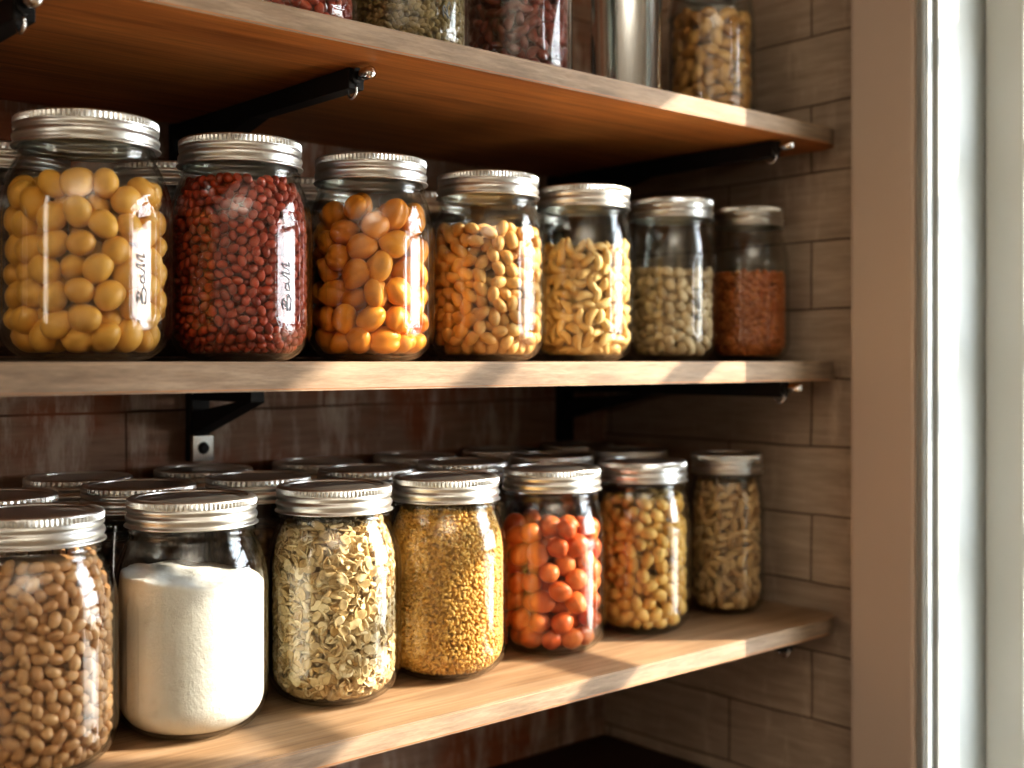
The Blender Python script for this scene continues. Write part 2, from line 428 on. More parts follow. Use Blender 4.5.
_lid = {}
def lid_meshes(lr, H, hi):
    key = (round(lr, 4), round(H, 4), hi)
    if key in _lid: return _lid[key]
    z = H - LIDH; r = lr
    prof = [(r - 0.0026, z + 0.0002), (r + 0.0014, z), (r + 0.0017, z + 0.0006), (r + 0.0014, z + 0.0013), (r - 0.0002, z + 0.0019), (r - 0.0004, z + 0.0030),
            (r + 0.0004, z + 0.0042), (r + 0.0009, z + 0.0058), (r + 0.0009, z + 0.0070), (r + 0.0003, z + 0.0084), (r - 0.0008, z + 0.0094), (r - 0.0008, z + 0.0102),
            (r + 0.0002, z + 0.0112), (r + 0.0004, z + 0.0128), (r - 0.0001, z + 0.0138), (r - 0.0005, z + 0.0142),
            (r - 0.0001, z + 0.0146), (r + 0.0001, z + 0.0160), (r - 0.0001, z + 0.0186), (r - 0.0004, z + 0.0194), (r - 0.0014, z + 0.0201), (r - 0.0030, z + 0.0204),
            (r - 0.0058, z + 0.0203), (r - 0.0062, z + 0.0198), (r - 0.0062, z + 0.0190)]
    vs, fs = lathe(prof, 180 if hi else 120, ((16, 18), 0.00045))
    band = mesh_from('screw_band', vs, fs)
    d = z + 0.0190
    vs, fs = lathe([(r - 0.0058, d - 0.0005), (r - 0.0064, d), (r - 0.0095, d + 0.0001), (r - 0.0108, d - 0.0009), (r - 0.0125, d - 0.0010), (r - 0.014, d - 0.0001),
                    (r * 0.45, d + 0.0003), (0, d + 0.0004)], 96 if hi else 48)
    disc = mesh_from('lid_disc', vs, fs)
    for me, m in ((band, M['zinc']), (disc, M['tin'])):
        me.materials.append(m); me.polygons.foreach_set('use_smooth', [True] * len(me.polygons))
    sg = 180 if hi else 120
    for k in range(16 * sg, 18 * sg): band.polygons[k].use_smooth = False      # crisp ribs round the top of the ring
    _lid[key] = (band, disc)
    return band, disc

def emblem(parent, R, ang, hw, zc, sc=1.0):
    """raised script flourish running up the flat panel, lettering too worn to read"""
    strokes = [[(-.62, .74), (-.95, -.6)], [(-.9, .55), (-.62, .78), (-.45, .5), (-.62, .1), (-.95, -.1), (-.5, -.05), (-.25, -.35), (-.5, -.75), (-.95, -.6)],
               [(-.15, -.1), (.02, .2), (.16, .0), (.1, -.4), (-.1, -.5), (-.15, -.1)], [(.16, .1), (.2, -.45), (.34, -.4)],
               [(.36, -.4), (.5, .6), (.62, .8), (.58, .2), (.52, -.5), (.66, -.4)], [(.7, -.4), (.84, .6), (.98, .8), (.93, .2), (.86, -.5), (1.05, -.3)]]
    d = R * math.cos(hw / R) + 0.0002
    bm = bmesh.new()
    n = Vector((math.cos(ang), math.sin(ang), 0)); t = Vector((-math.sin(ang), math.cos(ang), 0))
    for s in strokes:
        pts = []
        for a, b in zip(s[:-1], s[1:]):
            for k in range(4): pts.append((a[0] + (b[0]-a[0]) * k/4, a[1] + (b[1]-a[1]) * k/4))
        pts.append(s[-1])
        tube(bm, [n * d + t * (-y * hw * 0.5 * sc) + Vector((0, 0, zc + x * hw * 1.6 * sc)) for x, y in pts], 0.00055, 6)
    return link('embossed_emblem', bm_mesh('embossed_emblem', bm), M['emboss'], parent, True)

def jar(label, x, y, zt_, R, lr, group, H=JH, panels=None, hi=True, emb=None, name='mason_jar'):
    e = empty(name, (x, y, Z0 + zt_ + 0.0004), label, 'jar', group)
    b = link('glass_body', jar_body_mesh(R, lr, H, panels, hi), M['glass'], e, True)
    band, disc = lid_meshes(lr, H, hi)
    ob = link('screw_band', band, None, e); od = link('lid_disc', disc, None, e)
    rz = random.random() * 6; ob.rotation_euler.z = rz
    if emb is not None:
        p = panels[emb]; emblem(e, R, p[0], p[1], (p[2] + p[3]) / 2 - 0.010, 1.0)
    return e

# ------------------------------------------------------------------ beans, grains, flakes
def bean_mesh(name, a, b, c, bend=0.0, crease=0.0, lump=0.0, pinch=0.0, seed=0, nu=18, nv=12, cup=0.0):
    """long axis x, width y, thickness z (half sizes)"""
    rs = np.random.RandomState(seed); k = rs.uniform(-1, 1, (5, 3)) * 2.4; kp = rs.uniform(0, 6.28, 5)
    vs = []
    def P(th, ph):
        x = math.cos(th); s = math.sin(th)
        y = s * math.cos(ph); z = s * math.sin(ph)
        f = 1.0 + sum(lump * 0.4 * math.sin(k[i] @ np.array((x, y, z)) + kp[i]) for i in range(5)) if lump else 1.0
        f *= 1.0 - crease * math.exp(-((y / 0.2) ** 2)) * abs(z) ** 0.8
        w = 1.0 - pinch * math.exp(-(x / 0.35) ** 2)
        X, Y, Z = a * x * f, b * y * f * w, c * z * f * w
        Y -= bend * (x * x) * a
        Z += cup * (x * x + y * y) * c
        return (X, Y, Z)
    vs.append(P(0, 0))
    for j in range(1, nv):
        for i in range(nu): vs.append(P(PI * j / nv, 2 * PI * i / nu))
    vs.append(P(PI, 0))
    fs = []
    for i in range(nu): fs.append((0, 1 + i, 1 + (i + 1) % nu))
    for j in range(nv - 2):
        o = 1 + j * nu
        for i in range(nu): fs.append((o + i, o + nu + i, o + nu + (i + 1) % nu, o + (i + 1) % nu))
    o = 1 + (nv - 2) * nu; e = len(vs) - 1
    for i in range(nu): fs.append((o + i, e, o + (i + 1) % nu))
    me = mesh_from(name, vs, fs); me.polygons.foreach_set('use_smooth', [True] * len(me.polygons))
    return me

def pack(rin, zlo, zhi, r, seed, phi=0.63, core=0.0, bump=0.15, iters=70, sub=None):
    rs = np.random.RandomState(seed)
    zs = np.linspace(zlo, zhi, 60)
    area = PI * (np.clip(rin(zs), 0.001, None) ** 2 - core ** 2)
    V = float(np.trapezoid(area, zs)) if hasattr(np, 'trapezoid') else float(np.trapz(area, zs))
    n = int(phi * V / (4 / 3 * PI * r ** 3))
    cz = np.cumsum(area); cz /= cz[-1]
    z = np.interp(rs.rand(n), cz, zs); R = rin(z) - r * 0.9
    rad = np.sqrt(rs.uniform(np.minimum((core / np.maximum(R, 1e-4)) ** 2, 0.95), 1)) * R; an = rs.rand(n) * 2 * PI
    p = np.stack([rad * np.cos(an), rad * np.sin(an), z], 1)
    pairs = None
    fx = rs.rand(3) * 6
    for it in range(iters):
        if it % 7 == 0:
            kd = kdtree.KDTree(n)
            for i in range(n): kd.insert(p[i], i)
            kd.balance(); I, J = [], []
            for i in range(n):
                for (_, j, _) in kd.find_range(p[i], 2.7 * r):
                    if j > i: I.append(i); J.append(j)
            I = np.array(I, int); J = np.array(J, int)
        d = p[J] - p[I]; L = np.linalg.norm(d, axis=1) + 1e-9
        ov = np.clip(2 * r - L, 0, None) * 0.48
        mv = d / L[:, None] * ov[:, None]
        np.add.at(p, J, mv); np.add.at(p, I, -mv)
        top = zhi - 0.9 * r + bump * r * (np.sin(p[:, 0] * 90 + fx[0]) + np.sin(p[:, 1] * 110 + fx[1]))
        p[:, 2] = np.clip(p[:, 2], zlo + 0.85 * r, top)
        q = np.hypot(p[:, 0], p[:, 1]) + 1e-9
        mx = np.maximum(rin(p[:, 2]) - 0.93 * r, 0.002)
        q2 = np.clip(q + (0.02 * r if it < iters - 15 else 0), core, mx)
        p[:, 0] *= q2 / q; p[:, 1] *= q2 / q
    return p

def orient(p, rin, r, rs, wall=True, flat=0.35):
    """rotation: thin axis roughly along the wall normal near the glass, free elsewhere"""
    q = math.hypot(p[0], p[1])
    if wall and q > float(rin(p[2])) - 2.2 * r:
        n = Vector((p[0], p[1], 0)).normalized()
    else:
        n = Vector((0, 0, 1))
    n = (n + Vector(rs.normal(0, flat, 3))).normalized()
    t = Vector(rs.normal(0, 1, 3)); t = (t - t.dot(n) * n).normalized()
    b = n.cross(t)
    return Matrix((t, b, n)).transposed()

def visible(P, r, ymax=None, minpx=4):
    """pixels of each bean that show from the camera, by a small depth sort of discs"""
    px, py, d = project(P); rho = F * r / d
    own = {}; cnt = np.zeros(len(P), int); tot = np.zeros(len(P), int)
    for i in np.argsort(d):
        x0, y0, R = px[i], py[i], rho[i] * 1.02
        for yy in range(int(y0 - R), int(y0 + R) + 1):
            for xx in range(int(x0 - R), int(x0 + R) + 1):
                if (xx - x0) ** 2 + (yy - y0) ** 2 <= R * R:
                    tot[i] += 1
                    if not (0 <= xx < 1024 and 0 <= yy < 768): continue
                    if ymax is not None and yy > ymax(xx) - 1: continue
                    if (xx, yy) not in own: own[(xx, yy)] = i; cnt[i] += 1
    cnt[cnt < np.maximum(minpx, 0.14 * tot)] = 0
    return cnt

def verts_of(me):
    v = np.empty(len(me.vertices) * 3); me.vertices.foreach_get('co', v); return v.reshape(-1, 3)

def seat(p, R, v, rin, gap=0.0005):
    """push one bean in until it clears glass and base"""
    p = np.array(p, float)
    for _ in range(7):
        w = v @ R.T + p
        lo = 0.0056 - w[:, 2].min()
        if lo > 0: p[2] += lo; w[:, 2] += lo
        q = np.hypot(w[:, 0], w[:, 1]); ex = (q - (rin(w[:, 2]) - gap)); i = int(np.argmax(ex))
        if ex[i] <= 0: break
        qq = math.hypot(p[0], p[1])
        if qq < 1e-6: break
        f = max(0.0, 1 - ex[i] * 1.03 / qq); p[0] *= f; p[1] *= f
    return p

def heap_mesh(name, tmpl, mats4):
    """many copies of template meshes as one mesh; mats4 = list of (template index, 3x3, loc)"""
    data = []
    for me in tmpl:
        v = np.empty(len(me.vertices) * 3); me.vertices.foreach_get('co', v); v = v.reshape(-1, 3)
        data.append((v, [tuple(p.vertices) for p in me.polygons]))
    VS, LV, LT = [], [], []; b = 0
    for (k, R, loc) in mats4:
        v, f = data[k]
        VS.append(v @ np.array(R).T + np.array(loc))
        for q in f: LV.extend([i + b for i in q]); LT.append(len(q))
        b += len(v)
    V = np.vstack(VS); LT = np.array(LT); me = bpy.data.meshes.new(name)
    me.vertices.add(len(V)); me.vertices.foreach_set('co', V.ravel())
    me.loops.add(len(LV)); me.loops.foreach_set('vertex_index', LV)
    me.polygons.add(len(LT)); me.polygons.foreach_set('loop_start', np.concatenate([[0], np.cumsum(LT)[:-1]])); me.polygons.foreach_set('loop_total', LT)
    me.polygons.foreach_set('use_smooth', [True] * len(LT)); me.update(calc_edges=True); me.validate()
    return me

def core_template(rin, core, zlo, zhi):
    zs = np.linspace(zlo, zhi, 8)
    pr = [(0, zlo)] + [(max(0.002, min(core, float(rin(z)) - 0.006)), z) for z in zs] + [(0, zhi)]
    vs, fs = lathe(pr, 40); return mesh_from('core', vs, fs)

def fill_beans(j, R, lr, ztop, tmpl, low, r, mat, name, cat, label, group, heap_label, seed, H=JH, phi=0.63, core=0.0,
               ymax=None, flat=0.35, cap=300, bump=0.15, size=(0.92, 1.08), tight=1.0):
    rin0 = rin_fn(R, lr, H); rin = lambda z: rin0(z) * tight
    P = pack(rin, 0.0052, ztop, r, seed, phi, core, bump)
    base = np.array(j.location); rs = np.random.RandomState(seed + 1)
    cnt = visible(P + base, r, ymax)
    keep = [i for i in np.argsort(-cnt) if cnt[i] > 0][:cap]; ks = set(int(i) for i in keep)
    rest = []; TV = [verts_of(me) for me in tmpl]; LV_ = [verts_of(me) for me in low]
    for me in tmpl + low:
        if len(me.materials) == 0: me.materials.append(mat)
    first = [None] * len(tmpl)
    for i in range(len(P)):
        Rm = orient(P[i], rin, r, rs, flat=flat); s = rs.uniform(*size)
        k = rs.randint(len(tmpl))
        P[i] = seat(P[i], np.array(Rm) * s, TV[k] if i in ks else LV_[k % len(low)], rin)
        if i in ks:
            if first[k] is None:
                o = first[k] = bpy.data.objects.new(name, tmpl[k])
            else: o = first[k].copy()
            C.objects.link(o)
            o.matrix_world = Matrix.Translation(Vector(base + P[i])) @ Rm.to_4x4() @ Matrix.Scale(s, 4)
            tag(o, label, cat, group)
        else:
            rest.append((k % len(low), np.array(Rm) * s, P[i]))
    T = list(low)
    if core > 0:
        T.append(core_template(rin, core - r * 0.6, 0.007, ztop - 1.2 * r)); rest.append((len(T) - 1, np.eye(3), (0, 0, 0)))
    if rest:
        me = heap_mesh(name + '_heap', T, rest); me.materials.append(mat)
        o = bpy.data.objects.new(name + '_heap', me); C.objects.link(o); o.location = j.location
        tag(o, heap_label, cat, None, 'stuff')
    return len(ks), len(P)

def fill_grain(j, R, lr, ztop, tmpl, step, mat, name, cat, label, seed, H=JH, flat=0.5, inset=0.5, tilt=0.0, layers=2, top_amp=0.002, core_in=1.5):
    """grain too fine to count: a jittered skin of grains over a solid core, one object"""
    rin = rin_fn(R, lr, H); rs = np.random.RandomState(seed); items = []
    r = step * 0.5
    for lay in range(layers):
        ins = r * (0.85 + 1.25 * lay)
        z = 0.0055 + r * 0.8; row = 0
        while z < ztop - 0.3 * r:
            rad = float(rin(z)) - ins
            n = max(6, int(2 * PI * rad / step))
            for i in range(n):
                a = 2 * PI * (i + 0.5 * (row % 2) + rs.uniform(-.38, .38)) / n
                zz = z + rs.uniform(-.4, .4) * step
                rr = min(rad + rs.uniform(-.35, .15) * r, float(rin(zz)) - r * 0.6)
                items.append((rr * math.cos(a), rr * math.sin(a), zz))
            z += step * 0.8; row += 1
        # top
        rt = float(rin(ztop)) - r
        g = np.arange(-rt, rt, step * 0.85)
        for gx in g:
            for gy in g:
                if gx * gx + gy * gy < rt * rt:
                    items.append((gx + rs.uniform(-.4, .4) * step, gy + rs.uniform(-.4, .4) * step, ztop - lay * step + rs.uniform(-.5, .5) * r + top_amp * math.sin(gx * 80 + gy * 60)))
    L = []; TV = [verts_of(me) for me in tmpl]
    for p in items:
        if math.hypot(p[0], p[1]) > float(rin(p[2])) - 0.25 * r: continue
        k = rs.randint(len(tmpl)); Rm = np.array(orient(p, rin, step, rs, flat=flat)) * rs.uniform(.8, 1.15)
        L.append((k, Rm, seat(p, Rm, TV[k], rin)))
    T = list(tmpl) + [core_template(rin, 1.0, 0.0065, ztop - 1.0 * step)]
    me = T[-1]
    v = np.empty(len(me.vertices) * 3); me.vertices.foreach_get('co', v); v = v.reshape(-1, 3)
    q = np.hypot(v[:, 0], v[:, 1]); ok = q > 1e-6
    newr = np.maximum(rin(v[:, 2]) - step * core_in, 0.002); v[ok, 0] *= (newr / q.clip(1e-6))[ok]; v[ok, 1] *= (newr / q.clip(1e-6))[ok]
    me.vertices.foreach_set('co', v.ravel())
    L.append((len(T) - 1, np.eye(3), (0, 0, 0)))
    me = heap_mesh(name, T, L); me.materials.append(mat)
    o = bpy.data.objects.new(name, me); C.objects.link(o); o.location = j.location
    return tag(o, label, cat, None, 'stuff')

def BM(name, n, lo=False, **kw):
    return [bean_mesh(name, seed=s + 1, **(dict(kw, nu=8, nv=6) if lo else kw)) for s in range(n)]

# camera-facing angle helpers: panel angle that mirrors the window
def window_angle(x, y):
    c = Vector((-x, -y)).normalized(); w = (Vector((1.2, 0.12)) - Vector((x, y))).normalized()
    h = c + w; return math.atan2(h.y, h.x)

GM = 'mason jars in front on the middle shelf'; GL = 'mason jars in front on the lower shelf'; GT = 'jars on the top shelf'
def panels4(x, y, hw, z0=0.022, z1=0.104, da=0.0):
    a = window_angle(x, y) + da
    return [(a + k * PI / 2, hw, z0, z1) for k in range(4)]

YM = 0.808
mid = [  # x, y, R, lid r, label
    (0.323, 0.800, 0.0565, 0.0468, 'leftmost and biggest mason jar on the middle shelf, holding yellow beans'),
    (0.441, 0.804, 0.0530, 0.0446, 'mason jar of small dark red beans with a pale embossed oval panel'),
    (0.560, 0.806, 0.0517, 0.0446, 'mason jar of orange dried apricots on the middle shelf'),
    (0.686, YM, 0.0518, 0.0442, 'mason jar of tan oval beans, fourth from left on the middle shelf'),
    (0.805, YM, 0.0488, 0.0436, 'sunlit mason jar of pale cashews on the middle shelf'),
    (0.931, YM, 0.0462, 0.0422, 'mason jar two-thirds full of grey-beige nuts, middle shelf'),
    (1.042, 0.795, 0.0425, 0.0358, 'rightmost slim jar of orange lentils on the middle shelf'),
]
MJ = []
for i, (x, y, R, lr, lab) in enumerate(mid):
    pn = panels4(x, y, [0.0105, 0.0110, 0.0100, 0.009, 0.008, 0.0085, 0.006][i]) if i != 4 else panels4(x, y, 0.008)
    MJ.append(jar(lab, x, y, T_MID, R, lr, GM, panels=pn, emb=0 if i in (0, 1, 5) else None))
YL = 0.808
HL = 0.1680
low = [
    (0.286, 0.798, 0.0540, 0.0445, 'leftmost mason jar on the lower shelf, full of tan pinto beans'),
    (0.404, YL, 0.0545, 0.0458, 'mason jar of white flour on the lower shelf'),
    (0.526, YL, 0.0532, 0.0450, 'mason jar packed with pale oat flakes on the lower shelf'),
    (0.639, YL, 0.0530, 0.0452, 'mason jar full of golden bulgur grain on the lower shelf'),
    (0.764, YL, 0.0498, 0.0446, 'mason jar of round red-orange nuts on the lower shelf'),
    (0.888, YL, 0.0478, 0.0434, 'mason jar of yellow peanuts, second from right on the lower shelf'),
    (1.020, YL, 0.0402, 0.0372, 'rightmost slim jar of brown cashew pieces on the lower shelf'),
]
LJ = []
for i, (x, y, R, lr, lab) in enumerate(low):
    LJ.append(jar(lab, x, y, T_LOW, R, lr, GL, H=HL, panels=panels4(x, y, 0.006, 0.022, 0.1, 0.12)))

# --- middle shelf contents
M['yellow'] = bean_mat('yellow_bean_skin', (0.66, 0.32, 0.05), (0.82, 0.45, 0.09), 0.45, noise_scale=60)
M['red'] = bean_mat('red_bean_skin', (0.24, 0.020, 0.006), (0.46, 0.055, 0.013), 0.3, spec=0.5)
M['apricot'] = bean_mat('apricot_skin', (0.70, 0.24, 0.02), (0.86, 0.37, 0.045), 0.4, noise_scale=80)
M['tan'] = bean_mat('tan_bean_skin', (0.62, 0.33, 0.10), (0.82, 0.51, 0.19), 0.45, noise_scale=120)
M['cashew'] = bean_mat('cashew_skin', (0.70, 0.45, 0.16), (0.88, 0.64, 0.29), 0.5, noise_scale=120)
M['greynut'] = bean_mat('grey_nut_skin', (0.46, 0.33, 0.18), (0.80, 0.64, 0.42), 0.6, noise_scale=120)
M['lentil'] = bean_mat('orange_lentil_skin', (0.52, 0.14, 0.03), (0.66, 0.23, 0.06), 0.5)
M['pinto'] = bean_mat('pinto_skin', (0.50, 0.25, 0.105), (0.68, 0.40, 0.19), 0.4, noise_scale=200)
M['oat'] = bean_mat('oat_flake', (0.56, 0.36, 0.14), (0.92, 0.76, 0.48), 0.65, noise_scale=200)
M['bulgur'] = bean_mat('bulgur_grain', (0.68, 0.36, 0.07), (0.90, 0.58, 0.18), 0.5)
M['rednut'] = bean_mat('red_nut_skin', (0.54, 0.09, 0.02), (0.74, 0.21, 0.05), 0.4, noise_scale=90)
M['peanut'] = bean_mat('peanut_skin', (0.62, 0.35, 0.08), (0.82, 0.53, 0.17), 0.45, noise_scale=120)
M['brownnut'] = bean_mat('brown_nut_skin', (0.48, 0.28, 0.12), (0.78, 0.54, 0.28), 0.55, noise_scale=120)
M['olive'] = bean_mat('green_lentil_skin', (0.22, 0.15, 0.05), (0.38, 0.28, 0.12), 0.5)
M['darkseed'] = bean_mat('dark_seed', (0.05, 0.028, 0.018), (0.10, 0.055, 0.03), 0.5)
M['coral'] = bean_mat('dark_coral_bean', (0.13, 0.016, 0.008), (0.24, 0.042, 0.02), 0.4)

log = []
kw = dict(a=0.0107, b=0.0091, c=0.0088, lump=0.08, crease=0.04)
log.append(fill_beans(MJ[0], 0.0565, 0.0468, 0.121, BM('yellow_bean', 4, nu=24, nv=16, **kw), BM('yellow_bean', 2, lo=True, **kw), 0.0091, M['yellow'], 'yellow_bean', 'bean',
           'plump yellow bean in the leftmost jar on the middle shelf', 'yellow beans in the leftmost middle jar', 'mass of yellow beans deeper inside the leftmost middle-shelf jar', 11, phi=0.60, bump=0.3, flat=0.5))
kw = dict(a=0.0044, b=0.0034, c=0.0032, lump=0.04, bend=0.06)
log.append(fill_beans(MJ[1], 0.0530, 0.0446, 0.134, BM('red_bean', 3, nu=14, nv=10, **kw), BM('red_bean', 2, lo=True, **kw), 0.00355, M['red'], 'red_bean', 'bean',
           'small glossy dark red bean in the second jar on the middle shelf', 'red beans in the second middle jar', 'dense fill of small red beans in the second middle-shelf jar', 21, core=0.036, phi=0.66, flat=0.45))
kw = dict(a=0.0122, b=0.0104, c=0.0092, lump=0.15, crease=0.20)
log.append(fill_beans(MJ[2], 0.0517, 0.0446, 0.128, BM('dried_apricot', 5, nu=28, nv=18, **kw), BM('dried_apricot', 2, lo=True, **kw), 0.0107, M['apricot'], 'dried_apricot', 'dried fruit',
           'creased orange dried apricot in the third jar on the middle shelf', 'dried apricots in the third middle jar', 'mass of orange apricots deeper inside the third middle-shelf jar', 31, phi=0.60, bump=0.3, flat=0.7))
kw = dict(a=0.0078, b=0.0054, c=0.0051, lump=0.05, bend=0.06)
log.append(fill_beans(MJ[3], 0.0518, 0.0442, 0.118, BM('tan_bean', 4, nu=18, nv=12, **kw), BM('tan_bean', 2, lo=True, **kw), 0.0059, M['tan'], 'tan_bean', 'bean',
           'smooth tan oval bean in the fourth jar on the middle shelf', 'tan beans in the fourth middle jar', 'mass of tan beans deeper inside the fourth middle-shelf jar', 41, core=0.018, phi=0.63))
kw = dict(a=0.0092, b=0.0044, c=0.0042, lump=0.05, bend=0.33)
log.append(fill_beans(MJ[4], 0.0488, 0.0436, 0.110, BM('cashew', 4, nu=14, nv=12, **kw), BM('cashew', 2, lo=True, **kw), 0.0055, M['cashew'], 'cashew', 'nut',
           'pale curved cashew in the fifth jar on the middle shelf', 'cashews in the fifth middle jar', 'mass of pale cashews deeper inside the fifth middle-shelf jar', 51, core=0.02, phi=0.66, flat=0.4))
kw = dict(a=0.0072, b=0.0056, c=0.0045, lump=0.1, bend=0.15)
log.append(fill_beans(MJ[5], 0.0462, 0.0422, 0.093, BM('beige_nut', 4, nu=14, nv=10, **kw), BM('beige_nut', 2, lo=True, **kw), 0.0056, M['greynut'], 'beige_nut', 'nut',
           'grey-beige nut in the sixth jar on the middle shelf', 'beige nuts in the sixth middle jar', 'mass of grey-beige nuts deeper inside the sixth middle-shelf jar', 61, core=0.016, phi=0.63))
fill_grain(MJ[6], 0.0425, 0.0358, 0.092, BM('lentil', 3, lo=True, a=0.0036, b=0.0034, c=0.0022, lump=0.05), 0.0058, M['lentil'], 'orange_lentils', 'lentils',
           'orange lentils filling the rightmost middle-shelf jar', 71)
# --- lower shelf contents
kw = dict(a=0.0056, b=0.0040, c=0.0037, lump=0.05, bend=0.1)
log.append(fill_beans(LJ[0], 0.0540, 0.0445, 0.139, BM('pinto_bean', 4, nu=14, nv=10, **kw), BM('pinto_bean', 2, lo=True, **kw), 0.0043, M['pinto'], 'pinto_bean', 'bean',
           'small tan pinto bean in the leftmost jar on the lower shelf', 'pinto beans in the leftmost lower jar', 'dense fill of pinto beans in the leftmost lower-shelf jar', 81, H=HL, core=0.034, phi=0.65, flat=0.45))
# flour: one soft heap with a slightly sloping, grainy top
def flour(j, R, lr, ztop):
    rin = rin_fn(R, lr, HL, 0.0031)
    zs = list(np.linspace(0.0056, ztop - 0.001, 60))
    pr = [(0, 0.0056)] + [(float(rin(z)), z) for z in zs]
    rt = float(rin(ztop))
    for k in range(1, 26): pr.append((rt * (1 - k / 26), ztop))
    pr.append((0, ztop))
    vs, fs = lathe(pr, 128); V = np.array(vs); rs = np.random.RandomState(3)
    w = np.clip((V[:, 2] - 0.05) / (ztop - 0.05), 0, 1)
    top = V[:, 2] > ztop - 0.0012
    V[:, 2] += w * (0.0045 * (V[:, 1] * 0.8 - V[:, 0] * 0.9) / R * 0.9) + top * (0.0010 * np.sin(V[:, 0] * 170) * np.sin(V[:, 1] * 150 + 1) + rs.normal(0, 0.00025, len(V)))
    q = np.hypot(V[:, 0], V[:, 1]); mx = np.array(rin(np.maximum(V[:, 2], 0.0056))) - 0.0002; k = np.minimum(1, mx / np.maximum(q, 1e-9)); V[:, 0] *= k; V[:, 1] *= k
    me = mesh_from('flour', V, fs)
    m, nt, ns, ls = new_mat('flour')
    tc = ns.new('ShaderNodeTexCoord'); n1 = nd(ns, 'ShaderNodeTexNoise', Scale=420.0, Detail=4.0, Roughness=0.7); ls.new(tc.outputs['Object'], n1.inputs['Vector'])
    n2 = nd(ns, 'ShaderNodeTexNoise', Scale=110.0, Detail=3.0); ls.new(tc.outputs['Object'], n2.inputs['Vector'])
    r = ramp(ns, [(0.30, (0.84, 0.82, 0.78)), (0.42, (0.90, 0.89, 0.86)), (0.8, (0.93, 0.92, 0.90))]); ls.new(n2.outputs['Fac'], r.inputs[0])
    h = math_n(ns, ls, 'ADD', n1.outputs['Fac'], n2.outputs['Fac'])
    finish(m, nt, ns, ls, r.outputs[0], 0.95, 0, h, 0.5, 0.0012, 0.1)
    o = link('flour', me, m, None, True); o.location = j.location
    return tag(o, 'white flour filling the second jar on the lower shelf', 'flour', None, 'stuff')
flour(LJ[1], 0.0545, 0.0458, 0.111)
oat_t = BM('oat_flake', 4, nu=9, nv=5, a=0.0054, b=0.0040, c=0.0008, lump=0.22, cup=1.6) + BM('oat_flake', 2, nu=8, nv=5, a=0.0062, b=0.0020, c=0.0009, lump=0.2, bend=0.2)
fill_grain(LJ[2], 0.0526, 0.0446, 0.137, oat_t, 0.0060, M['oat'], 'oat_flakes', 'oats', 'pale oat flakes filling the third jar on the lower shelf', 91, H=HL, flat=0.7, layers=2, core_in=2.4)
fill_grain(LJ[3], 0.0530, 0.0452, 0.1405, BM('grain', 3, nu=7, nv=5, a=0.0025, b=0.0016, c=0.0015, lump=0.15), 0.0038, M['bulgur'], 'bulgur_grain', 'grain',
           'golden bulgur grain filling the fourth jar on the lower shelf', 101, H=HL, flat=0.9, layers=2, core_in=2.1)
kw = dict(a=0.0113, b=0.0098, c=0.0096, lump=0.09, crease=0.08)
log.append(fill_beans(LJ[4], 0.0498, 0.0446, 0.120, BM('red_nut', 5, nu=22, nv=14, **kw), BM('red_nut', 2, lo=True, **kw), 0.0098, M['rednut'], 'red_nut', 'nut',
           'round red-orange nut in the fifth jar on the lower shelf', 'red nuts in the fifth lower jar', 'mass of red-orange nuts deeper inside the fifth lower-shelf jar', 111, H=HL, phi=0.60, bump=0.3, flat=0.8))
kw = dict(a=0.0080, b=0.0060, c=0.0056, lump=0.07, bend=0.05)
log.append(fill_beans(LJ[5], 0.0478, 0.0434, 0.134, BM('peanut', 4, nu=16, nv=12, **kw), BM('peanut', 2, lo=True, **kw), 0.0064, M['peanut'], 'peanut', 'nut',
           'smooth yellow peanut in the sixth jar on the lower shelf', 'peanuts in the sixth lower jar', 'mass of yellow peanuts deeper inside the sixth lower-shelf jar', 121, H=HL, core=0.014, phi=0.62))
kw = dict(a=0.0082, b=0.0042, c=0.0040, lump=0.08, bend=0.3)
log.append(fill_beans(LJ[6], 0.0402, 0.0372, 0.137, BM('cashew_piece', 4, nu=12, nv=10, **kw), BM('cashew_piece', 2, lo=True, **kw), 0.0052, M['brownnut'], 'cashew_piece', 'nut',
           'brown curved cashew piece in the rightmost jar on the lower shelf', 'cashew pieces in the rightmost lower jar', 'mass of brown cashew pieces deeper in the rightmost lower-shelf jar', 131, H=HL, core=0.012, phi=0.64))

# ------------------------------------------------------------------ top shelf
def edge_top(x): return 67 + (x - 560) * 0.2257
ZT = T_TOP
def tjar(label, x, y, R, lr, panels=None, emb=None, H=JH): return jar(label, x, y, ZT, R, lr, GT, H=H, panels=panels, emb=emb)
j = tjar('jar of red beans at the left end of the top shelf, mostly cut off', 0.486, YM, 0.0515, 0.0446, panels4(0.486, YM, 0.0145), 0)
kw = dict(a=0.0052, b=0.0040, c=0.0038, lump=0.05, bend=0.08)
log.append(fill_beans(j, 0.0515, 0.0446, 0.12, BM('crimson_bean', 3, nu=12, nv=8, **kw), BM('crimson_bean', 2, lo=True, **kw), 0.0042, M['red'], 'crimson_bean', 'bean',
           'crimson bean in the leftmost jar on the top shelf', 'crimson beans in the leftmost top jar', 'fill of crimson beans in the leftmost top-shelf jar', 141, core=0.036, ymax=edge_top))
j = tjar('jar of olive-green lentils on the top shelf', 0.598, YM, 0.0520, 0.0446, panels4(0.598, YM, 0.0125), 0)
fill_grain(j, 0.0520, 0.0446, 0.12, BM('lentil', 3, nu=8, nv=6, a=0.0036, b=0.0032, c=0.002, lump=0.1), 0.0055, M['olive'], 'green_lentils', 'lentils', 'olive-green lentils filling the second jar on the top shelf', 151, flat=0.8)
j = tjar('jar of dark red kidney beans on the top shelf beside the steel canister', 0.722, YM, 0.0490, 0.044, panels4(0.722, YM, 0.012, 0.02, 0.12))
